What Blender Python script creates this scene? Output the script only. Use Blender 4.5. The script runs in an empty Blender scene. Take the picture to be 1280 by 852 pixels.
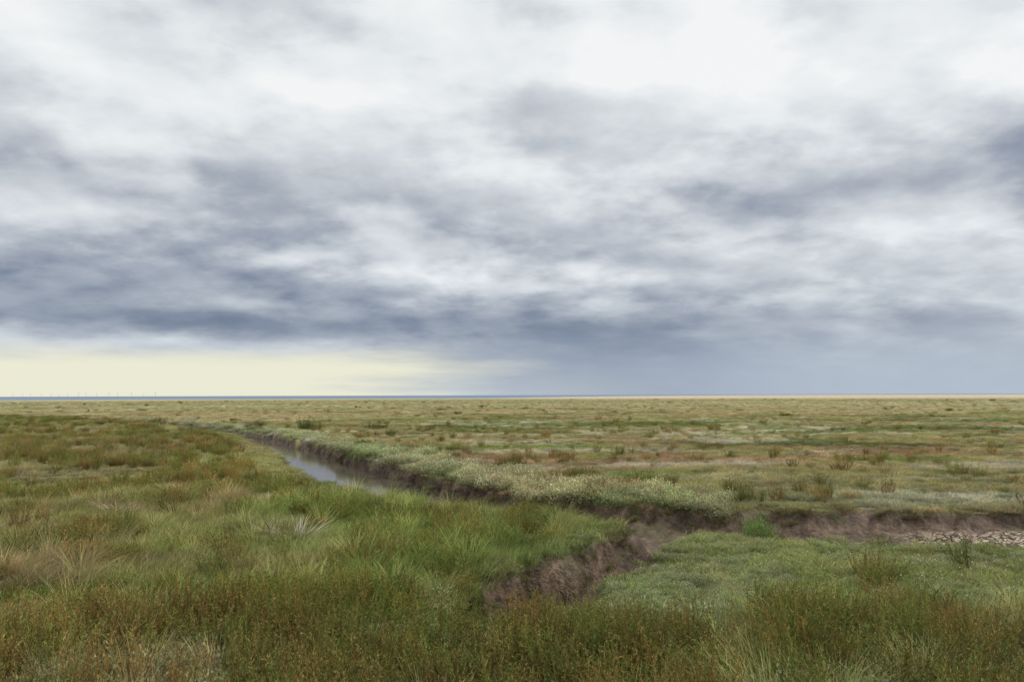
import bpy, math, numpy as np
from mathutils import Matrix, Vector
rng=np.random.default_rng(7)
scene=bpy.context.scene
scene.view_settings.view_transform='Standard'
scene.view_settings.look='None'
scene.view_settings.exposure=0

# ------------------------------------------------------------------ noise
def _hash(ix,iy,seed):
    n=(ix.astype(np.int64)*374761393+iy.astype(np.int64)*668265263+seed*1442695041)&0xffffffff
    n=((n^(n>>13))*1274126177)&0xffffffff
    n=n^(n>>16)
    return (n&0xffffff)/float(0xffffff)
def vnoise(x,y,seed=0):
    ix=np.floor(x);iy=np.floor(y);fx=x-ix;fy=y-iy
    fx=fx*fx*(3-2*fx);fy=fy*fy*(3-2*fy)
    a=_hash(ix,iy,seed);b=_hash(ix+1,iy,seed);c=_hash(ix,iy+1,seed);d=_hash(ix+1,iy+1,seed)
    return (a*(1-fx)+b*fx)*(1-fy)+(c*(1-fx)+d*fx)*fy
def fbm(x,y,seed=0,o=4):
    s=0;a=.5;t=0
    for i in range(o):
        s=s+a*vnoise(x*2**i+i*17.3,y*2**i-i*9.1,seed+i);t+=a;a*=.5
    return s/t
def sstep(a,b,x):
    t=np.clip((x-a)/(b-a),0,1);return t*t*(3-2*t)

# ------------------------------------------------------------------ creeks
MAIN=np.array([(-90,125,.8,.5),(-60,101,.9,.5),(-38.5,84,1.0,.5),(-27.5,69,1.1,.6),(-17.6,54.5,1.3,.7),(-12.0,42.6,1.6,.85),
 (-7.2,31.6,1.85,.95),(-4.4,25.2,2.05,.9),(-2.5,21.6,1.8,.58),(-.2,18.6,1.5,.55),(2.0,16.9,1.5,.52),(4.2,15.85,1.9,.46),(7.5,15.4,2.3,.42),
 (11,15.3,2.4,.40),(18,14.8,2.2,.4),(45,12,2,.4)],float)
LOWER=np.array([(3.2,15.3,.8,.5),(2.15,14.0,.85,.7),(1.4,12.8,.95,.9),(.68,11.4,1.02,1.05),(0.1,10.15,.92,1.05),(-.45,9.25,.6,.8),(-1.2,8.5,.25,.4)],float)
SMALL=[np.array(a,float) for a in [
 [(-19,21.6,.3,.4),(-14.4,22.2,.55,.5),(-13.1,23.7,.7,.55),(-12.9,25.4,.8,.55),(-11.7,26.6,.5,.45)],
 [(9.5,41,.5,.4),(13.6,38.6,.7,.5),(17.2,37.9,.8,.5),(30,38.5,.8,.5),(45,36,.8,.5)],
 [(3.9,8.15,.15,.35),(4.5,7.95,.36,.5),(5.3,8.15,.25,.35)],
 [(10,75,.8,.5),(20,72,1,.5),(33,74,1,.5),(60,70,1,.5)],
 [(-60,62,.6,.5),(-45,60,.8,.5),(-33,63,.6,.5)],
 [(14,54,.6,.4),(22,52,.8,.5),(38,53,.8,.5)],
 [(18,28.2,.2,.25),(24,27.4,.4,.35),(34,28.5,.4,.35)],
]]
def chan(x,y):
    """signed distance to creek bank (negative in the creek) and depth there"""
    best=np.full(x.shape,1e9);dep=np.zeros(x.shape)
    for L in [MAIN,LOWER]+SMALL:
        for p,q in zip(L[:-1],L[1:]):
            dx,dy=q[0]-p[0],q[1]-p[1]
            t=np.clip(((x-p[0])*dx+(y-p[1])*dy)/(dx*dx+dy*dy),0,1)
            d=np.hypot(x-p[0]-t*dx,y-p[1]-t*dy)-(p[2]+t*(q[2]-p[2]))
            m=d<best
            best=np.where(m,d,best);dep=np.where(m,p[3]+t*(q[3]-p[3]),dep)
    best=best+((fbm(x*.9,y*.9,5,2)-.5)*.9+(fbm(x*3,y*3,6,3)-.5)*.6)*np.minimum(1,dep*1.6)
    return best,dep
def farside(x,y): return y>np.interp(x,MAIN[:,0],MAIN[:,1])
def shore(x,y):
    az=np.arctan2(x,y)
    return 700+2600*sstep(-.05,.45,az)
def height(x,y,dch=None,dep=None):
    if dch is None: dch,dep=chan(x,y)
    r=np.hypot(x,y)
    z=(fbm(x/7,y/7,11,3)-.5)*.26+(fbm(x*1.3,y*1.3,12,4)-.5)*.16
    z=z*(1-sstep(150,500,r)*.5)
    wd=.34+.45*fbm(x*.7,y*.7,15,2)*0.6
    t=np.clip((.08-dch)/(wd+.10),0,1)
    fl=t*t*(3-2*t)
    fl2=sstep(0,-1.3,dch)*.25
    floor=-dep*(.8+fl2)+(fbm(x*2.2,y*2.2,14,4)-.5)*.28
    z=z*(1-fl)+floor*fl
    s=shore(x,y)
    z=z-sstep(0,1,(r-s)/(s*.15))*3
    return z

# zone colours (base colours of the marsh vegetation)
def mix3(a,b,f): return a*(1-f[...,None])+np.array(b)*f[...,None]
def zone(x,y):
    r=np.hypot(x,y);fs=farside(x,y)
    n1=fbm(x/5,y/3.2,21);n2=fbm(x/1.6,y/1.3,22);n3=fbm(x/22,y/13,23);n4=fbm(x/60,y/40,24)
    n5=fbm(x/9,y/5,29);n6=fbm(x/6,y/2.6,35)
    c=np.zeros(x.shape+(3,))+np.array((.248,.262,.098))
    c=mix3(c,(.172,.230,.060),sstep(.48,.62,n1))
    c=mix3(c,(.330,.295,.150),sstep(.47,.64,n3)*.75)
    c=mix3(c,(.290,.215,.130),sstep(.55,.68,n2)*.6)
    # plain across the creek: straw / olive, with greener strips
    f=fs*1.0
    c=mix3(c,(.370,.335,.155),f*.75)
    c=mix3(c,(.430,.295,.165),f*sstep(6.0,0,np.abs(y-31-.12*x))*sstep(-6,0,x)*sstep(26,12,x)*sstep(.28,.45,n1)*.9)
    c=mix3(c,(.200,.270,.072),f*sstep(.50,.60,n5)*.75)
    c=mix3(c,(.330,.230,.130),f*sstep(.56,.66,fbm(x/8,y/5,37))*.65)
    c=mix3(c,(.430,.375,.205),f*sstep(.46,.60,n4)*sstep(40,90,r)*.8)
    c=mix3(c,(.125,.165,.047),f*sstep(.57,.66,fbm(x/14,y/4,31))*sstep(25,40,r)*.8)
    c=mix3(c,(.52,.51,.38),f*sstep(.59,.67,n6)*sstep(22,28,r)*sstep(110,60,r)*.75)
    c=mix3(c,(.48,.49,.34),f*np.exp(-((x-10.3)/3)**4-((y-19.2)/1.3)**4)*.9)
    c=mix3(c,(.420,.390,.215),sstep(60,240,r)*.5)
    # left foreground
    l=(~fs)&(x<2.6)&(y>8)
    green=np.exp(-((x+1.2+ (y-14)*.1)/3.6)**2-((y-14.2)/3.2)**2)
    c=mix3(c,(.235,.315,.095),l*green*.8)
    g2=np.exp(-((x+9.5)/3.2)**2-((y-28)/9)**2)
    c=mix3(c,(.390,.390,.155),l*g2*.85)
    g3=np.exp(-((x+5.8)/1.3)**2-((y-9.9)/.5)**2)
    c=mix3(c,(.100,.230,.030),l*g3)
    # right foreground
    rr=(~fs)&(x>.3)&(y<15)
    c=mix3(c,(.255,.305,.110),rr*.6)
    c=mix3(c,(.125,.205,.045),rr*sstep(.48,.6,n1)*.6*sstep(3,5,x))
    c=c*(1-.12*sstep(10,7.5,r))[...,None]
    # sandy outer flats
    rs=r*(1+.25*(fbm(x/150,y/150,33)-.5))
    s=sstep(480,620,rs)
    c=mix3(c,(.60,.50,.37),s*(.45+.55*sstep(-.1,.1,np.arctan2(x,y))))
    v=.66+.68*fbm(x/2.2,y/1.7,26)
    return c*v[...,None]

# ------------------------------------------------------------------ material helpers
def newmat(name):
    m=bpy.data.materials.new(name);m.use_nodes=True
    nt=m.node_tree;nt.nodes.clear()
    return m,nt
def N(nt,t,**k):
    n=nt.nodes.new(t)
    for a,b in k.items(): setattr(n,a,b)
    return n
def setin(n,d):
    for k,v in d.items(): n.inputs[k].default_value=v
def math_(nt,op,a,b=None,c=None,clamp=False):
    n=nt.nodes.new('ShaderNodeMath');n.operation=op;n.use_clamp=clamp
    for i,v in enumerate((a,b,c)):
        if v is None: continue
        if isinstance(v,(int,float)): n.inputs[i].default_value=v
        else: nt.links.new(v,n.inputs[i])
    return n.outputs[0]
def mixc(nt,f,a,b,mode='MIX'):
    n=nt.nodes.new('ShaderNodeMix');n.data_type='RGBA';n.blend_type=mode
    for i,v in ((0,f),(6,a),(7,b)):
        if isinstance(v,(int,float)): n.inputs[i].default_value=v
        elif isinstance(v,tuple): n.inputs[i].default_value=v if len(v)==4 else v+(1,)
        else: nt.links.new(v,n.inputs[i])
    return n.outputs[2]
def noise(nt,vec,scale,detail=4,rough=.55,dist=0):
    n=nt.nodes.new('ShaderNodeTexNoise')
    setin(n,{'Scale':scale,'Detail':detail,'Roughness':rough,'Distortion':dist})
    if vec is not None: nt.links.new(vec,n.inputs['Vector'])
    return n.outputs[0]
def ramp(nt,fac,stops):
    n=nt.nodes.new('ShaderNodeValToRGB');e=n.color_ramp.elements
    while len(e)<len(stops): e.new(0.5)
    for i,(p,c) in enumerate(stops):
        e[i].position=p;e[i].color=tuple(c)+(1,) if len(c)==3 else c
    nt.links.new(fac,n.inputs[0]);return n.outputs[0]

def ground_material():
    m,nt=newmat('marsh_ground')
    L=nt.links.new
    geo=N(nt,'ShaderNodeNewGeometry');pos=geo.outputs['Position']
    col=N(nt,'ShaderNodeAttribute',attribute_name='Col').outputs['Color']
    mud=N(nt,'ShaderNodeAttribute',attribute_name='mud').outputs['Fac']
    crk=N(nt,'ShaderNodeAttribute',attribute_name='cracked').outputs['Fac']
    n1=noise(nt,pos,.35,5,.65);n2=noise(nt,pos,9,4,.7);n3=noise(nt,pos,2.2,5,.6)
    v=math_(nt,'MULTIPLY_ADD',n2,1.1,.35)
    g=mixc(nt,1,col,ramp(nt,n1,[(.3,(.62,.66,.6)),(.7,(1.25,1.18,1.15))]),'MULTIPLY')
    h=N(nt,'ShaderNodeCombineColor')
    for i in range(3): L(v,h.inputs[i])
    g=mixc(nt,1,g,h.outputs[0],'MULTIPLY')
    # mud
    mc=ramp(nt,n3,[(.3,(.050,.034,.024)),(.5,(.125,.083,.056)),(.72,(.25,.18,.128))])
    mp=N(nt,'ShaderNodeMapping');mp.inputs['Scale'].default_value=(7,7,2.2);L(pos,mp.inputs[0])
    st=noise(nt,mp.outputs[0],1.5,5,.7)
    mc=mixc(nt,1,mc,ramp(nt,st,[(.3,(.4,.38,.36)),(.7,(1.4,1.4,1.4))]),'MULTIPLY')
    # green algae film in places
    al=noise(nt,pos,.9,4,.6)
    mc=mixc(nt,math_(nt,'MULTIPLY',ramp(nt,al,[(.52,(0,0,0)),(.64,(1,1,1))]),.5),mc,(.10,.105,.045))
    vor=N(nt,'ShaderNodeTexVoronoi',feature='DISTANCE_TO_EDGE');vor.inputs['Scale'].default_value=7
    wv=N(nt,'ShaderNodeVectorMath',operation='MULTIPLY_ADD')
    nc=N(nt,'ShaderNodeTexNoise');nc.inputs['Scale'].default_value=4;L(pos,nc.inputs['Vector'])
    L(nc.outputs['Color'],wv.inputs[0]);wv.inputs[1].default_value=(.3,.3,.3);L(pos,wv.inputs[2])
    fl=N(nt,'ShaderNodeVectorMath',operation='MULTIPLY');fl.inputs[1].default_value=(1,1,0);L(wv.outputs[0],fl.inputs[0])
    L(fl.outputs[0],vor.inputs['Vector'])
    cr=ramp(nt,vor.outputs['Distance'],[(.04,(.10,.065,.045)),(.13,(.52,.42,.31))])
    cr=mixc(nt,1,cr,ramp(nt,n3,[(.36,(.5,.45,.4)),(.54,(1.1,1.1,1.1))]),'MULTIPLY')
    mc=mixc(nt,crk,mc,cr)
    base=mixc(nt,mud,g,mc)
    b=N(nt,'ShaderNodeBsdfPrincipled')
    L(base,b.inputs['Base Color'])
    rg=math_(nt,'MULTIPLY_ADD',mud,-.40,.95);L(rg,b.inputs['Roughness'])
    b.inputs['Specular IOR Level'].default_value=.25
    hgt=math_(nt,'ADD',math_(nt,'MULTIPLY',n2,.5),n3)
    hgt=math_(nt,'ADD',hgt,math_(nt,'MULTIPLY',math_(nt,'MINIMUM',vor.outputs['Distance'],.12),math_(nt,'MULTIPLY',crk,4)))
    bp=N(nt,'ShaderNodeBump');setin(bp,{'Strength':1,'Distance':.12});L(hgt,bp.inputs['Height']);L(bp.outputs[0],b.inputs['Normal'])
    o=N(nt,'ShaderNodeOutputMaterial');L(b.outputs[0],o.inputs[0])
    return m

def plant_material(name,trans=.3,spec=.2):
    m,nt=newmat(name);L=nt.links.new
    a=N(nt,'ShaderNodeAttribute',attribute_name='Col').outputs['Color']
    t=N(nt,'ShaderNodeAttribute',attribute_name='tint',attribute_type='INSTANCER').outputs['Color']
    c=mixc(nt,1,a,t,'MULTIPLY')
    b=N(nt,'ShaderNodeBsdfDiffuse');L(c,b.inputs['Color'])
    tr=N(nt,'ShaderNodeBsdfTranslucent');L(c,tr.inputs[0])
    mx=N(nt,'ShaderNodeMixShader');mx.inputs[0].default_value=trans
    L(b.outputs[0],mx.inputs[1]);L(tr.outputs[0],mx.inputs[2])
    o=N(nt,'ShaderNodeOutputMaterial');L(mx.outputs[0],o.inputs[0])
    return m

def simple(name,col,rough=.7,metal=0,spec=.3):
    m,nt=newmat(name)
    b=N(nt,'ShaderNodeBsdfPrincipled');setin(b,{'Base Color':col+(1,),'Roughness':rough,'Specular IOR Level':spec})
    o=N(nt,'ShaderNodeOutputMaterial');nt.links.new(b.outputs[0],o.inputs[0]);return m

# ------------------------------------------------------------------ ground sheet
th=np.concatenate([np.radians(np.arange(-180,-44,2.5)),np.radians(np.linspace(-44,44,860)),np.radians(np.arange(46.5,180,2.5))])
rr_=[.15];
while rr_[-1]<4: rr_.append(rr_[-1]*1.12)
while rr_[-1]<45: rr_.append(rr_[-1]*1.0036)
while rr_[-1]<130: rr_.append(rr_[-1]*1.008)
while rr_[-1]<9000: rr_.append(rr_[-1]*1.03)
rr_=np.array(rr_)
R,T=np.meshgrid(rr_,th,indexing='ij')
X=R*np.sin(T);Y=R*np.cos(T)
dch,dep=chan(X,Y)
Z=height(X,Y,dch,dep)
nr,nt_=R.shape
idx=np.arange(nr*nt_).reshape(nr,nt_)
nx=np.roll(idx,-1,axis=1)
F=np.stack([idx[:-1],idx[1:],nx[1:],nx[:-1]],-1).reshape(-1,4)
me=bpy.data.meshes.new('marsh_ground')
me.vertices.add(nr*nt_);me.vertices.foreach_set('co',np.stack([X,Y,Z],-1).astype(np.float32).ravel())
me.loops.add(F.size);me.loops.foreach_set('vertex_index',F.astype(np.int32).ravel())
me.polygons.add(len(F));me.polygons.foreach_set('loop_start',(np.arange(len(F))*4).astype(np.int32))
me.update(calc_edges=True)
me.polygons.foreach_set('use_smooth',np.ones(len(F),bool))
C=zone(X,Y)
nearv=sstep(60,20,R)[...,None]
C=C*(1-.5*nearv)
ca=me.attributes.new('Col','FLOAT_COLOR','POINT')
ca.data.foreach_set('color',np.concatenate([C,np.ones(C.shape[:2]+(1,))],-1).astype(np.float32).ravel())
mud=sstep(.03,-.10,dch)
ma=me.attributes.new('mud','FLOAT','POINT');ma.data.foreach_set('value',mud.astype(np.float32).ravel())
crk=mud*np.exp(-((X-9.4)/1.5)**4-((Y-16.2)/.75)**4)
cka=me.attributes.new('cracked','FLOAT','POINT');cka.data.foreach_set('value',crk.astype(np.float32).ravel())
me.materials.append(ground_material())
g=bpy.data.objects.new('marsh_ground',me);scene.collection.objects.link(g)

# ------------------------------------------------------------------ water in the creek
def strip(name,pts,z,mat,extra=.3):
    V=[];Fc=[]
    P=np.array(pts)
    for i in range(len(P)):
        a=P[max(i-1,0)];b=P[min(i+1,len(P)-1)]
        d=np.array([b[0]-a[0],b[1]-a[1]]);d/=np.linalg.norm(d);n=np.array([-d[1],d[0]])
        w=P[i][2]+extra
        V.append((P[i][0]+n[0]*w,P[i][1]+n[1]*w,z));V.append((P[i][0]-n[0]*w,P[i][1]-n[1]*w,z))
    for i in range(len(P)-1): Fc.append((2*i,2*i+1,2*i+3,2*i+2))
    m=bpy.data.meshes.new(name);m.from_pydata(V,[],Fc);m.materials.append(mat)
    o=bpy.data.objects.new(name,m);scene.collection.objects.link(o);return o
wm,nt=newmat('creek_water')
b=N(nt,'ShaderNodeBsdfPrincipled');setin(b,{'Base Color':(.10,.085,.065,1),'Roughness':.06,'IOR':1.33,'Specular IOR Level':.6})
geo=N(nt,'ShaderNodeNewGeometry');nn=noise(nt,geo.outputs['Position'],5,3,.5)
bp=N(nt,'ShaderNodeBump');setin(bp,{'Strength':.12,'Distance':.03});nt.links.new(nn,bp.inputs['Height']);nt.links.new(bp.outputs[0],b.inputs['Normal'])
o=N(nt,'ShaderNodeOutputMaterial');nt.links.new(b.outputs[0],o.inputs[0])
strip('creek_water',[tuple(p) for p in MAIN[3:9]],-.49,wm)

# sea ring
sm,nt=newmat('sea_water')
geo=N(nt,'ShaderNodeNewGeometry');nn=noise(nt,geo.outputs['Position'],.004,5,.6)
c=ramp(nt,nn,[(.35,(.14,.20,.29)),(.65,(.20,.26,.34))])
b=N(nt,'ShaderNodeBsdfPrincipled');setin(b,{'Roughness':.7,'Specular IOR Level':.08});nt.links.new(c,b.inputs['Base Color'])
o=N(nt,'ShaderNodeOutputMaterial');nt.links.new(b.outputs[0],o.inputs[0])
V=[];Fc=[];na=180
for k,rad in enumerate((640,2000,8000,60000)):
    for i in range(na):
        a=2*math.pi*i/na;V.append((rad*math.sin(a),rad*math.cos(a),-1.0))
for k in range(3):
    for i in range(na):
        j=(i+1)%na;Fc.append((k*na+i,(k+1)*na+i,(k+1)*na+j,k*na+j))
m=bpy.data.meshes.new('sea');m.from_pydata(V,[],Fc);m.materials.append(sm)
so=bpy.data.objects.new('sea',m);scene.collection.objects.link(so)

# ------------------------------------------------------------------ plant prototypes
class MB:
    def __init__(s): s.V=[];s.F=[];s.C=[]
    def blade(s,b,az,h,w,lean,bend,col,tipcol=None):
        d=np.array([math.sin(az),math.cos(az),0])
        a2=az+rng.uniform(-1.5,1.5);sd=np.array([math.cos(a2),-math.sin(a2),0])
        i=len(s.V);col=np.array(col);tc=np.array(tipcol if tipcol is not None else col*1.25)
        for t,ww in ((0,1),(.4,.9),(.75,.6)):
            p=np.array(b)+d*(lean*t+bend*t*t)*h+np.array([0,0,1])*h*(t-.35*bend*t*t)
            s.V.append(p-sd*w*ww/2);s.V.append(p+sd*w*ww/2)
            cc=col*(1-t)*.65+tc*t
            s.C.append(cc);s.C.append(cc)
        p=np.array(b)+d*(lean+bend)*h+np.array([0,0,1])*h*(1-.35*bend)
        s.V.append(p);s.C.append(tc)
        s.F+= [(i,i+1,i+3,i+2),(i+2,i+3,i+5,i+4),(i+4,i+5,i+6)]
    def leaf(s,p,dirv,l,w,col):
        dirv=dirv/np.linalg.norm(dirv)
        sd=np.cross(dirv,rng.normal(size=3));sd/=np.linalg.norm(sd)
        i=len(s.V)
        s.V+=[p,p+dirv*l*.55+sd*w/2,p+dirv*l,p+dirv*l*.55-sd*w/2];s.C+=[np.array(col)*.8]+[np.array(col)]*3
        s.F.append((i,i+1,i+2,i+3))
    def tube(s,p,q,w,col):
        d=np.array(q)-np.array(p);sd=np.cross(d,rng.normal(size=3));sd/=np.linalg.norm(sd);i=len(s.V)
        s.V+=[p-sd*w/2,p+sd*w/2,q+sd*w/3,q-sd*w/3];s.C+=[np.array(col)]*4;s.F.append((i,i+1,i+2,i+3))
    def obj(s,name,mat,coll):
        m=bpy.data.meshes.new(name);m.from_pydata([tuple(v) for v in s.V],[],s.F)
        a=m.attributes.new('Col','FLOAT_COLOR','POINT')
        a.data.foreach_set('color',np.concatenate([np.array(s.C),np.ones((len(s.C),1))],1).astype(np.float32).ravel())
        m.materials.append(mat);o=bpy.data.objects.new(name,m);coll.objects.link(o);return o
def disc(R):
    a=rng.uniform(0,2*math.pi);r=R*math.sqrt(rng.uniform());return r*math.sin(a),r*math.cos(a)
def jit(c,s=.2): 
    return np.array(c)*(1+rng.uniform(-s,s))*(1+rng.uniform(-.06,.06,3))
gm=plant_material('grass_blades',.3);pm=plant_material('purslane_leaves',.25);sm_=plant_material('seablite_foliage',.15)
WIND=1.2
def coll(n): return bpy.data.collections.new(n)
cg=coll('grass_clumps')
for k in range(5):
    B=MB()
    for i in range(160):
        x,y=disc(.30);h=rng.uniform(.14,.36)*(1-.4*(x*x+y*y)/.09)
        az=WIND+rng.normal()*1.1
        u=rng.uniform()
        c=(1,1,1) if u<.66 else ((1.6,1.35,1.5) if u<.90 else (1.25,.9,.85))
        B.blade((x,y,-.03),az,h,rng.uniform(.004,.008),rng.uniform(.05,.4),rng.uniform(.1,.7),jit(c,.28))
    B.obj('grass_clump_%d'%k,gm,cg)
cl=coll('tall_grass_tufts')
for k in range(4):
    B=MB()
    for i in range(150):
        x,y=disc(.13);h=rng.uniform(.3,.62)
        az=math.atan2(x,y)*.6+WIND*.5+rng.normal()*.7
        u=rng.uniform()
        c=(1,1,1) if u<.62 else (1.8,1.4,1.5)
        B.blade((x,y,-.03),az,h,rng.uniform(.004,.008),rng.uniform(.05,.4),rng.uniform(.15,.9),jit(c,.28))
    B.obj('tall_grass_tuft_%d'%k,gm,cl)
ct=coll('turf_patches')
for k in range(4):
    B=MB()
    for i in range(300):
        x,y=disc(.34);h=rng.uniform(.03,.10)
        c=(1,1,1) if rng.uniform()<.8 else (1.5,1.25,1.3)
        B.blade((x,y,-.015),rng.uniform(0,6.28),h,rng.uniform(.005,.010),rng.uniform(.1,.7),rng.uniform(.1,.7),jit(c,.28))
    B.obj('turf_patch_%d'%k,gm,ct)
cp=coll('purslane_clumps')
for k in range(5):
    B=MB();lob=[(disc(.2),rng.uniform(.09,.17),rng.uniform(.7,1.2)) for _ in range(7)]
    for i in range(950):
        (lx,ly),lr,lz=lob[rng.integers(7)]
        v=rng.normal(size=3);v[2]=abs(v[2]);v/=np.linalg.norm(v)
        rad=lr*rng.uniform(.75,1.1)
        p=np.array([lx,ly,0])+v*rad*np.array([1,1,lz])
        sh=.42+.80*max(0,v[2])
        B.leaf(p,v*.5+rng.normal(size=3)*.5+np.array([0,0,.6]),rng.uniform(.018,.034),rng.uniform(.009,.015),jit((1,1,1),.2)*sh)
    for i in range(30):
        (lx,ly),lr,lz=lob[rng.integers(7)]
        p=np.array([lx*.6,ly*.6,0.]);v=rng.normal(size=3)*.5;v[2]=abs(v[2])+.5
        B.tube(p,p+v/np.linalg.norm(v)*lr*1.3,.005,(.8,.5,.6))
    B.obj('purslane_clump_%d'%k,pm,cp)
cs=coll('seablite_plants')
for k in range(6):
    B=MB()
    rust=k in (2,3)
    for i in range(38):
        x,y=disc(.20);az=math.atan2(x,y)+rng.normal()*.5
        h=rng.uniform(.22,.5);ln=rng.uniform(.05,.65)
        d=np.array([math.sin(az)*ln,math.cos(az)*ln,1.]);d/=np.linalg.norm(d)
        p0=np.array([x*.5,y*.5,-.03]);prev=p0
        segs=4
        top=(1.10,1.3,.80) if not rust else (1.5,1.1,.8)
        if rng.uniform()<.12: top=(1.8,1.5,1.2)
        for sgi in range(segs):
            d2=d+np.array([rng.normal()*.12,rng.normal()*.12,.1*sgi]);d2/=np.linalg.norm(d2)
            q=prev+d2*h/segs
            B.tube(prev,q,.006-.001*sgi,(1.2,.8,.7))
            for j in range(4+sgi*3):
                t=rng.uniform();pp=prev+(q-prev)*t
                v=d2*.9+rng.normal(size=3)*.55
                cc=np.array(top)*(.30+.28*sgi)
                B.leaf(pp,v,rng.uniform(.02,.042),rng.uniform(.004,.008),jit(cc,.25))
            if sgi>0 and rng.uniform()<.8:
                v=d2+rng.normal(size=3)*.5;v/=np.linalg.norm(v);e=q+v*h*.18
                B.tube(q,e,.003,(1.2,.8,.7))
                for j in range(8):
                    B.leaf(q+(e-q)*rng.uniform(),v+rng.normal(size=3)*.5,rng.uniform(.015,.035),.006,jit(np.array(top)*.95,.25))
            prev=q
    B.obj('seablite_plant_%d'%k,sm_,cs)
cd=coll('dead_grass_tufts')
for k in range(2):
    B=MB()
    for i in range(170):
        x,y=disc(.14);az=math.atan2(x,y)+rng.normal()*.5
        c=(1,1,1) if rng.uniform()<.5 else (.42,.36,.26)
        B.blade((x,y,-.03),az,rng.uniform(.25,.55),rng.uniform(.006,.012),rng.uniform(.2,.8),rng.uniform(.2,1.2),jit(c))
    B.obj('dead_grass_tuft_%d'%k,gm,cd)
cb=coll('bright_bushes')
B=MB()
for i in range(2600):
    v=rng.normal(size=3);v[2]=abs(v[2]);v/=np.linalg.norm(v)
    lump=1+.25*math.sin(v[0]*7+1)*math.cos(v[1]*6)+.15*math.sin(v[2]*11+v[0]*5)
    p=v*np.array([.45,.35,.42])*rng.uniform(.6,1.05)*lump
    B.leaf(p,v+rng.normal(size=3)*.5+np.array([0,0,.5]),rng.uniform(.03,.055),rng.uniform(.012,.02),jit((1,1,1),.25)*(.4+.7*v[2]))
for i in range(30):
    v=rng.normal(size=3);v[2]=abs(v[2])+.3;v/=np.linalg.norm(v);B.tube(np.array([0,0,-.05]),v*.4,.008,(.8,.6,.7))
B.obj('bright_bush',pm,cb)
cf=coll('white_flower_groups')
for k in range(3):
    B=MB()
    for i in range(5):
        x,y=disc(.3);h=rng.uniform(.08,.15);c=np.array([x,y,h])
        B.tube(np.array([x,y,0.]),c,.003,(.12,.2,.05))
        s=rng.uniform(.006,.012);i0=len(B.V);n=rng.normal(size=3)*.3
        for j in range(6):
            a=j*math.pi/3;B.V.append(c+np.array([math.sin(a)*s,math.cos(a)*s,n[0]*s*math.sin(a)+n[1]*s*math.cos(a)]));B.C.append(np.array((1,1,.95)))
        B.F.append(tuple(range(i0,i0+6)))
    B.obj('white_flower_group_%d'%k,gm,cf)

def scatter(name,coll_,x,y,z,scl,tint,nvar,rot=None,tilt=.12,zrand=True):
    n=len(x)
    me=bpy.data.meshes.new(name);me.vertices.add(n)
    me.vertices.foreach_set('co',np.stack([x,y,z],-1).astype(np.float32).ravel())
    r=np.stack([rng.normal(size=n)*tilt,rng.normal(size=n)*tilt,rng.uniform(0,6.28,n) if zrand else rng.normal(size=n)*.5],-1)
    def A(nm,ty,key,d):
        a=me.attributes.new(nm,ty,'POINT');a.data.foreach_set(key,np.ascontiguousarray(d).ravel())
    A('rot','FLOAT_VECTOR','vector',r.astype(np.float32))
    A('scl','FLOAT_VECTOR','vector',scl.astype(np.float32))
    A('tint','FLOAT_COLOR','color',np.concatenate([tint,np.ones((n,1))],1).astype(np.float32))
    A('pick','INT','value',rng.integers(0,nvar,n).astype(np.int32))
    me.update()
    o=bpy.data.objects.new(name,me);scene.collection.objects.link(o)
    ng=bpy.data.node_groups.new(name+'_scatter','GeometryNodeTree')
    ng.interface.new_socket('Geometry',in_out='INPUT',socket_type='NodeSocketGeometry')
    ng.interface.new_socket('Geometry',in_out='OUTPUT',socket_type='NodeSocketGeometry')
    gi=ng.nodes.new('NodeGroupInput');go=ng.nodes.new('NodeGroupOutput')
    ci=ng.nodes.new('GeometryNodeCollectionInfo');ci.inputs['Collection'].default_value=coll_
    ci.inputs['Separate Children'].default_value=True;ci.inputs['Reset Children'].default_value=True
    ip=ng.nodes.new('GeometryNodeInstanceOnPoints');ip.inputs['Pick Instance'].default_value=True
    def NA(nm,ty):
        q=ng.nodes.new('GeometryNodeInputNamedAttribute');q.data_type=ty;q.inputs['Name'].default_value=nm
        return [s for s in q.outputs if s.enabled and s.name=='Attribute'][0]
    ng.links.new(gi.outputs[0],ip.inputs['Points']);ng.links.new(ci.outputs[0],ip.inputs['Instance'])
    ng.links.new(NA('pick','INT'),ip.inputs['Instance Index'])
    ng.links.new(NA('rot','FLOAT_VECTOR'),ip.inputs['Rotation'])
    ng.links.new(NA('scl','FLOAT_VECTOR'),ip.inputs['Scale'])
    ng.links.new(ip.outputs[0],go.inputs[0])
    md=o.modifiers.new('scatter','NODES');md.node_group=ng
    return o

# ------------------------------------------------------------------ plant placement
def cand(n,r0,r1,half=43):
    r=rng.uniform(r0,r1,n);t=np.radians(rng.uniform(-half,half,n));return r*np.sin(t),r*np.cos(t)
xs=[];ys=[]
for n,a,b in ((13000,4.2,22),(18000,20,60),(24000,55,150),(15000,140,420)):
    x,y=cand(n,a,b);xs.append(x);ys.append(y)
x=np.concatenate(xs);y=np.concatenate(ys)
d,dp=chan(x,y);keep=d>rng.uniform(-.12,.06,len(x));x=x[keep];y=y[keep];d=d[keep];dp=dp[keep]
z=height(x,y,d,dp);r=np.hypot(x,y);fs=farside(x,y);tc=zone(x,y)
n=len(x);u=rng.uniform(size=n)
pn=fbm(x/2.5,y/2.5,41);sn=fbm(x/1.8,y/1.8,42);tn=fbm(x/6,y/4,43)
pfn=fbm(x/1.3,y/1.3,51)
Pp=.10+.45*sstep(.54,.64,pn)
Pp=np.where((~fs)&(x<2.5)&(y>8),Pp*.45,Pp)
Pp=np.where((~fs)&(r<10),.05+.8*sstep(.55,.62,pfn),Pp)
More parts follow.
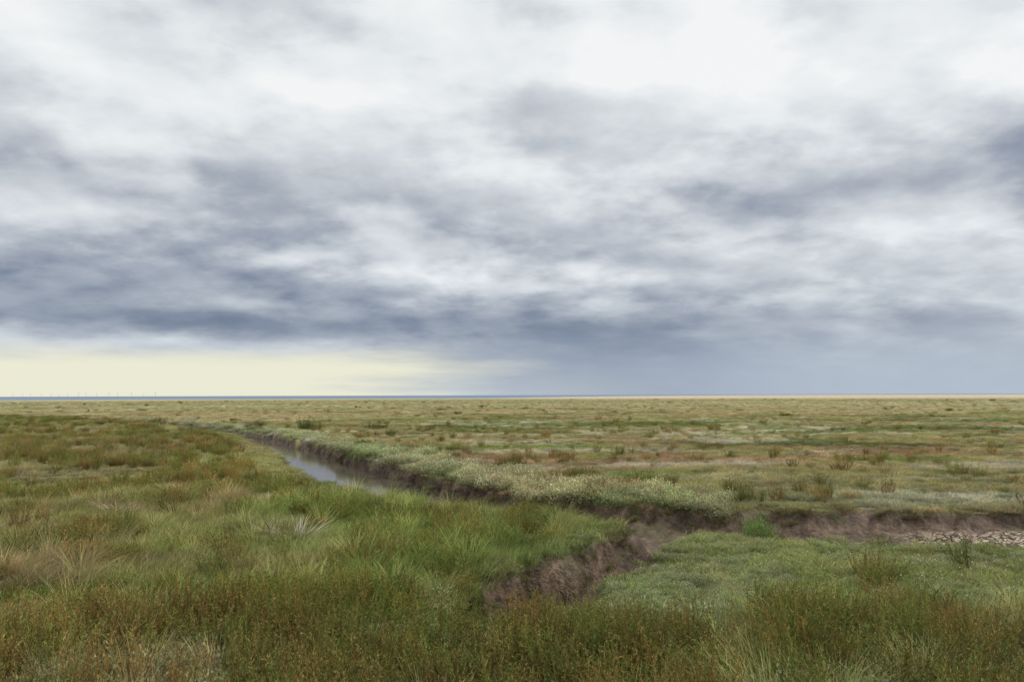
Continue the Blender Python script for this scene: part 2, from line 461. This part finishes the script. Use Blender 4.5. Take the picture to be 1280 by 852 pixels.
hum=fs&(d<1.7+1.8*(fbm(x/3,y/3,49)-.5))&(x<5)&(x>-34)
Pp=np.where(hum,.55,Pp)
Pp=np.where(fs&(np.abs(x-10)<4.2)&(np.abs(y-19.5)<1.6),.75,Pp)
rbank=(~fs)&(x>.2)&(y<14.5)&(y>8.9)&(d<1.8)
Pp=np.where(rbank,.72,Pp)
Ps=.07+.70*sstep(.51,.60,sn)
Ps=np.where((~fs)&(r<8.9),.18+.78*sstep(.43,.52,sn),Ps)
Ps=np.where(fs,Ps*.14*sstep(90,40,r)+.01,Ps)
gr=np.exp(-((x+1.2)/3.2)**2-((y-14.2)/2.6)**2)
Ps=Ps*(1-.65*gr)
Ps=np.where((~fs)&(x>1.0)&(y>9.0)&(y<14.5),Ps*.08,Ps)
lowview=(x>-1.2)&(x<2.2)&(y<10)&(y>8.0)
Ps=np.where(lowview,Ps*.35,Ps)
Pt=.15+.35*sstep(.5,.62,tn)
Pt=np.where(fs,.35,Pt)
Pt=np.where((~fs)&(x>1.0)&(y>9.0)&(y<14.5),.75,Pt)
Pt=np.where(lowview,.55,Pt)
nearbank=(~fs)&(d<1.2)&(x<0)&(y>17)
nearbank|=fs&(d<1.2)&(x>5)&(y>24)&(dp<.55)
Pt=np.where(nearbank,.8,Pt);Ps=np.where(nearbank,0,Ps)
Pt=np.where((np.abs(x+5.8)<1.4)&(np.abs(y-9.9)<.6),.97,Pt)
gp=(np.abs(x+5.8)<1.3)&(np.abs(y-9.9)<.55)
Ps=np.where(gp,0,Ps);Pp=np.where(gp,0,Pp)
isP=u<Pp
u2=rng.uniform(size=n);isS=(~isP)&(u2<Ps)
u3=rng.uniform(size=n);isT=(~isP)&(~isS)&(u3<Pt)
isG=~(isP|isS|isT)
def sc(m,h0,h1,w0=.9,w1=1.2):
    k=m.sum();rm=r[m];g=1+1.0*sstep(30,150,rm)+1.6*sstep(150,400,rm)
    w=rng.uniform(w0,w1,k)*g;h=rng.uniform(h0,h1,k)*(1+.25*sstep(60,300,rm))
    return np.stack([w,w,h],-1)
def tj(t,s=.15):
    return t*(1+rng.uniform(-s,s,(len(t),1)))*(1+rng.uniform(-.05,.05,t.shape))
m=isG
sG=sc(m,.65,1.15);hf=np.where(fs[m],.62,1.0)*np.where((~fs[m])&(x[m]>1.0)&(y[m]<14.5)&(y[m]>8.9),.55,1)*np.where(nearbank[m],.5,1)*np.where(lowview[m],.65,1);sG[:,2]*=hf
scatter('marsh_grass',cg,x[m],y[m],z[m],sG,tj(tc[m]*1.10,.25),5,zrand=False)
# tall tufts on the near marsh
hx,hy=cand(1700,4.5,22);hd,hp_=chan(hx,hy);tn2=fbm(hx/2,hy/2,47)
k=(~farside(hx,hy))&(hd>.1)&(tn2>.48)&~((hx>1.2)&(hy>8.8))&(~((np.abs(hx+5.8)<1.5)&(np.abs(hy-9.9)<.7)))&~((hx>-1.4)&(hx<2.4)&(hy<10)&(hy>7.6))
hx=hx[k];hy=hy[k];ht=zone(hx,hy);k2=len(hx);ss=rng.uniform(.6,1.15,k2)
scatter('tall_grass',cl,hx,hy,height(hx,hy),np.stack([ss,ss,ss*.95],-1),tj(ht*1.15,.3),4,zrand=False)
# grass and shrubs hanging over and growing down the creek banks
bx_,by_=cand(26000,7,40,40);bd,bdp=chan(bx_,by_)
pb=fbm(bx_*.9,by_*.9,61)
k=(bd<.03)&(bd>-.50)&(rng.uniform(size=len(bx_))<sstep(-.52,-.04,bd)*(.45+.55*sstep(.42,.56,pb))+.03)
bx_=bx_[k];by_=by_[k];bd=bd[k];bdp=bdp[k];nb=len(bx_)
bz=height(bx_,by_,bd,bdp);uu=rng.uniform(size=nb)
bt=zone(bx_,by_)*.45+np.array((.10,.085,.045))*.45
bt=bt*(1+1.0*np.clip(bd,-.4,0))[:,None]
k=uu<.5;ss=rng.uniform(.4,.85,nb)
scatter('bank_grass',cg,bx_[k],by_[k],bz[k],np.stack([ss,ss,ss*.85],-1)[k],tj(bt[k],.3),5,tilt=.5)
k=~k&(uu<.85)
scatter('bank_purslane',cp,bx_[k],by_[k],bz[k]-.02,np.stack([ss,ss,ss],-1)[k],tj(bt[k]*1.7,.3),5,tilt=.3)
m=isT
scatter('turf_grass',ct,x[m],y[m],z[m],sc(m,.6,1.2),tj(tc[m]*1.08,.2),4)
m=isP
pt=tc[m]*.40+np.array((.335,.365,.215))*.66
hm=hum[m]
rp=rbank[m]
fg=(~fs[m])&(r[m]<10)&(~rp)
nmp=m.sum()
big=rng.uniform(size=nmp)<.45
hp=np.where(hm,np.where(big,rng.uniform(1.7,2.7,nmp),rng.uniform(.9,1.4,nmp)),np.where(fg,rng.uniform(1.0,1.9,nmp),.75))
hp=np.where(rp&(y[m]>12.4),.55,hp)
pt=pt*np.where(hm,np.where(big,1.36,1.05),np.where(rp,1.15,1.08))[:,None]
sP=sc(m,.8,1.05,.75,1.1)*hp[:,None]
sP=np.where((hm&(r[m]>35))[:,None],np.minimum(sP,2.2),sP)
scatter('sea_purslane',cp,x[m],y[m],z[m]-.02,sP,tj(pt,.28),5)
m=isS
stt=tc[m]*.36+np.array((.155,.148,.068))*.60
sS=sc(m,.5,1.2,.7,1.25);sS[:,2]*=np.where(r[m]<9.5,1.25,.9)*np.where(lowview[m],.6,1)
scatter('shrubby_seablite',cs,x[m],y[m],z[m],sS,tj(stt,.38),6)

# taller individual shrubs on the plain
sh=[(1.6,23.2,1.2,.8),(3.4,22.8,1.1,.6),(-14.6,58.5,2.2,1.9),(-20.5,45,2.6,.8),(-19.3,45.6,2.2,.7),(-10,58,1.6,1.2),(-2.6,36,1.0,.7),(-7.5,50,1.2,.9),
    (-20,63,2.0,1.5),(-31,72,2.2,1.6),(48,70,2.0,.8),(5.6,18.6,1.0,.8),(-6.5,38,1.5,1.0),(-9.6,41.5,1.2,.9)]
for i in range(40):
    rr0=rng.uniform(80,420);t0=rng.uniform(-.7,.7);sh.append((rr0*math.sin(t0),rr0*math.cos(t0),rng.uniform(.6,1.8)*(1+rr0/400),rng.uniform(.5,1.3)))
sh=np.array(sh);dd,dp2=chan(sh[:,0],sh[:,1]);sh=sh[dd>.2]
q=np.repeat(sh,5,axis=0);q[:,0]+=rng.normal(size=len(q))*.22*q[:,2];q[:,1]+=rng.normal(size=len(q))*.15*q[:,2]
dq,dpq=chan(q[:,0],q[:,1])
scatter('dark_shrubs',cs,q[:,0],q[:,1],height(q[:,0],q[:,1],dq,dpq),np.stack([q[:,2]*.9,q[:,2]*.9,q[:,3]*rng.uniform(.7,1.1,len(q))],-1),
        tj(np.tile((.125,.14,.065),(len(q),1)),.3),6)

dt=np.array([(-3.95,13.7,1.2,1.1),(-3.6,13.6,1.1,1.0),(-4.2,13.9,.9,.9),(1.65,7.7,.9,.8),(-1.9,18.2,.8,.5),(3.4,7.3,.7,.5),(-5.5,18.3,.9,.6),(-8,16.5,.9,.6),(-6.2,12,.7,.5)])
scatter('dead_grass_tufts',cd,dt[:,0],dt[:,1],height(dt[:,0],dt[:,1]),dt[:,[2,2,3]],np.tile((.68,.61,.48),(len(dt),1)),2)
bx=np.array([4.55]);by=np.array([15.0])
scatter('green_bush',cb,bx,by,height(bx,by),np.array([[1.1,.95,1.6]]),np.array([[.23,.34,.10]]),1)
fx=np.concatenate([rng.normal(6.2,1.4,150),rng.uniform(3,13,90),rng.uniform(-2,18,150)])
fy=np.concatenate([rng.normal(11.2,.9,150),rng.normal(18.8,.8,90),rng.uniform(20,50,150)])
fd,fp=chan(fx,fy);k=fd>.15;fx=fx[k];fy=fy[k]
scatter('white_flowers',cf,fx,fy,height(fx,fy),np.ones((len(fx),3))*.9,np.tile((.65,.65,.60),(len(fx),1)),3)

# ------------------------------------------------------------------ distant wind turbines
tm=simple('turbine_paint',(.42,.45,.50))
V=[];Fc=[]
def cyl(p,q,r0,r1,n=10):
    p=Vector(p);q=Vector(q);d=(q-p).normalized();a=d.orthogonal().normalized();b=d.cross(a);i=len(V)
    for c,rad in((p,r0),(q,r1)):
        for j in range(n):
            t=2*math.pi*j/n;V.append(tuple(c+a*rad*math.cos(t)+b*rad*math.sin(t)))
    for j in range(n):Fc.append((i+j,i+(j+1)%n,i+n+(j+1)%n,i+n+j))
    Fc.append(tuple(range(i+n,i+2*n)));Fc.append(tuple(range(i+n-1,i-1,-1)))
tms=[]
for k in range(3):
    V.clear();Fc.clear()
    cyl((0,0,-2),(0,0,85),3.2,2.0);cyl((0,4,87),(0,-7,87),2.6,2.2);cyl((0,-7,87),(0,-9,87),2.2,.8)
    for j in range(3):
        a=k*.7+j*2*math.pi/3;cyl((0,-8,87),(52*math.sin(a),-8,87+52*math.cos(a)),2.0,.5,6)
    m=bpy.data.meshes.new('wind_turbine_%d'%k);m.from_pydata(list(V),[],list(Fc));m.materials.append(tm);tms.append(m)
for i,bear in enumerate([-31.8,-31.3,-30.9,-30.3,-29.8,-29.4,-28.9,-28.3,-27.9,-27.3,-26.6,-26.1,-25.3,-24.6,-23.9]):
    Dd=23000+rng.uniform(-2500,5500);tx=math.tan(math.radians(bear))*Dd
    o=bpy.data.objects.new('wind_turbine',tms[i%3]);o.location=(tx,Dd,-1);scene.collection.objects.link(o)

# ------------------------------------------------------------------ sky
w=bpy.data.worlds.new('World');scene.world=w;w.use_nodes=True;nt=w.node_tree;nt.nodes.clear();L=nt.links.new
tcn=N(nt,'ShaderNodeTexCoord');D=tcn.outputs['Generated']
sep=N(nt,'ShaderNodeSeparateXYZ');L(D,sep.inputs[0]);sx,sy,sz=sep.outputs
el=math_(nt,'ARCSINE',sz);az=math_(nt,'ARCTAN2',sx,sy)
def smooth(v,a,b):
    n=N(nt,'ShaderNodeMapRange',interpolation_type='SMOOTHSTEP');setin(n,{'From Min':a,'From Max':b});L(v,n.inputs[0]);return n.outputs[0]
den=math_(nt,'ADD',math_(nt,'MAXIMUM',sz,0),.27)
cx=math_(nt,'DIVIDE',sx,den);cy=math_(nt,'DIVIDE',sy,den)
cv=N(nt,'ShaderNodeCombineXYZ');L(cx,cv.inputs[0]);L(cy,cv.inputs[1])
cz=math_(nt,'MULTIPLY',el,1.6);L(cz,cv.inputs[2]);P=cv.outputs[0]
def off(v,o_,s=(1,1,1)):
    n=N(nt,'ShaderNodeMapping');n.inputs['Location'].default_value=o_;n.inputs['Scale'].default_value=s;L(v,n.inputs[0]);return n.outputs[0]
wn=N(nt,'ShaderNodeTexNoise');setin(wn,{'Scale':2.6,'Detail':6,'Roughness':.56});L(off(P,(3,7,0)),wn.inputs['Vector'])
sw=N(nt,'ShaderNodeSeparateColor');L(wn.outputs['Color'],sw.inputs[0]);w1,w2=sw.outputs[0],sw.outputs[1]
azw=math_(nt,'ADD',az,math_(nt,'MULTIPLY_ADD',w1,.34,-.17))
elw=math_(nt,'ADD',el,math_(nt,'MULTIPLY',math_(nt,'MULTIPLY_ADD',w2,.34,-.17),math_(nt,'MULTIPLY_ADD',el,1.1,.06)))
base=ramp(nt,math_(nt,'MULTIPLY',elw,2),[(0,(.74,)*3),(.09,(.71,)*3),(.165,(.65,)*3),(.24,(.71,)*3),(.38,(.78,)*3),(.57,(.815,)*3),(.80,(.87,)*3),(1,(.89,)*3)])
val=base
def blob(xp,yp,sxp,syp,amp):
    a0=math.atan((xp-640)/1004);e0=math.atan((494-yp)/1004*math.cos(a0))
    da=math_(nt,'MULTIPLY',math_(nt,'SUBTRACT',azw,a0),1004/sxp);de=math_(nt,'MULTIPLY',math_(nt,'SUBTRACT',elw,e0),1004/syp)
    s=math_(nt,'ADD',math_(nt,'MULTIPLY',da,da),math_(nt,'MULTIPLY',de,de))
    return math_(nt,'MULTIPLY',math_(nt,'EXPONENT',math_(nt,'MULTIPLY',s,-1)),amp)
for bl in [(1010,80,240,100,.13),(1130,210,240,42,-.17),(900,258,150,30,-.10),(350,120,140,40,.07),(90,225,190,45,-.08),(330,290,190,36,-.09),
  (80,345,260,38,-.15),(350,400,420,19,-.14),(560,345,170,20,.14),(730,432,260,30,-.10),(1170,345,260,45,.12),
  (100,428,430,11,.12),(20,295,110,26,.07),(650,300,120,26,-.05),(760,250,90,50,.07)]:
    val=math_(nt,'ADD',val,blob(*bl))
nA=noise(nt,off(P,(1,4,2)),2.5,6,.52)
nB=noise(nt,off(P,(.95,4.06,1.94)),2.5,6,.52)
amp=math_(nt,'MULTIPLY_ADD',smooth(el,.02,.14),.8,.2)
bil=math_(nt,'SUBTRACT',smooth(nA,.42,.58),.5)
val=math_(nt,'ADD',val,math_(nt,'MULTIPLY',math_(nt,'MULTIPLY',bil,.075),amp))
val=math_(nt,'ADD',val,math_(nt,'MULTIPLY',math_(nt,'MULTIPLY',math_(nt,'SUBTRACT',nA,nB),.55),amp))
nC=noise(nt,off(P,(9,1,2)),8,5,.55)
val=math_(nt,'ADD',val,math_(nt,'MULTIPLY',math_(nt,'MULTIPLY_ADD',nC,.09,-.045),amp))
def s2l(c): return tuple(((v/255+.055)/1.055)**2.4 if v>10 else v/3294 for v in c)
cc=ramp(nt,val,[(.40,s2l((108,119,140))),(.52,s2l((132,142,160))),(.65,s2l((168,175,186))),(.78,s2l((206,211,216))),(.90,s2l((233,237,239))),(1,s2l((247,248,248)))])
low=math_(nt,'MULTIPLY',math_(nt,'EXPONENT',math_(nt,'MULTIPLY',el,-11)),.7,clamp=True)
cc=mixc(nt,low,cc,(.92,1.0,1.09),'MULTIPLY')
# rain haze along the centre and right of the horizon
hz=math_(nt,'MULTIPLY',smooth(el,.095,.012),smooth(az,-.12,.10))
hcol=mixc(nt,smooth(az,.08,.42),s2l((138,153,176)),s2l((174,187,203)))
cc=mixc(nt,math_(nt,'MULTIPLY',hz,.75),cc,hcol)
n6=noise(nt,off(D,(0,0,0),(4,4,34)),1.6,3,.5)
eld=math_(nt,'ADD',el,math_(nt,'MULTIPLY_ADD',n6,.024,-.012))
yb=math_(nt,'MULTIPLY',smooth(eld,.064,.034),smooth(math_(nt,'ADD',az,math_(nt,'MULTIPLY_ADD',n6,.3,-.15)),.06,-.24))
cc=mixc(nt,math_(nt,'MULTIPLY',yb,.94),cc,s2l((240,238,214)))
rb=math_(nt,'MULTIPLY',smooth(el,.045,.0),math_(nt,'EXPONENT',math_(nt,'MULTIPLY',math_(nt,'POWER',math_(nt,'MULTIPLY',math_(nt,'SUBTRACT',az,.06),9),2),-1)))
cc=mixc(nt,math_(nt,'MULTIPLY',rb,.45),cc,s2l((196,203,206)))
SUN_EL=math.radians(50);SUN_AZ=math.radians(100)
sky=N(nt,'ShaderNodeTexSky',sky_type='NISHITA',sun_disc=False,sun_elevation=SUN_EL,sun_rotation=SUN_AZ)
skyb=N(nt,'ShaderNodeBackground');skyb.inputs[1].default_value=.10;L(sky.outputs[0],skyb.inputs[0])
clb=N(nt,'ShaderNodeBackground');clb.inputs[1].default_value=1.0
L(mixc(nt,smooth(el,0,-.05),cc,(.25,.25,.2)),clb.inputs[0])
ms=N(nt,'ShaderNodeMixShader');ms.inputs[0].default_value=.96;L(skyb.outputs[0],ms.inputs[1]);L(clb.outputs[0],ms.inputs[2])
wo=N(nt,'ShaderNodeOutputWorld');L(ms.outputs[0],wo.inputs[0])

sl=bpy.data.lights.new('sun','SUN');sl.energy=2.2;sl.angle=math.radians(10);sl.color=(1,.96,.9)
so_=bpy.data.objects.new('sun',sl);scene.collection.objects.link(so_)
dv=Vector((math.sin(SUN_AZ)*math.cos(SUN_EL),math.cos(SUN_AZ)*math.cos(SUN_EL),math.sin(SUN_EL)))
so_.rotation_euler=dv.to_track_quat('Z','Y').to_euler()

# ------------------------------------------------------------------ camera
cam=bpy.data.cameras.new('camera');cam.sensor_width=36;cam.lens=28.24;cam.clip_end=90000;cam.clip_start=.1
co=bpy.data.objects.new('camera',cam);scene.collection.objects.link(co)
co.matrix_world=Matrix.Translation((0,0,2.5))@Matrix.Rotation(math.radians(90+3.85),4,'X')@Matrix.Rotation(math.radians(-.18),4,'Z')
scene.camera=co
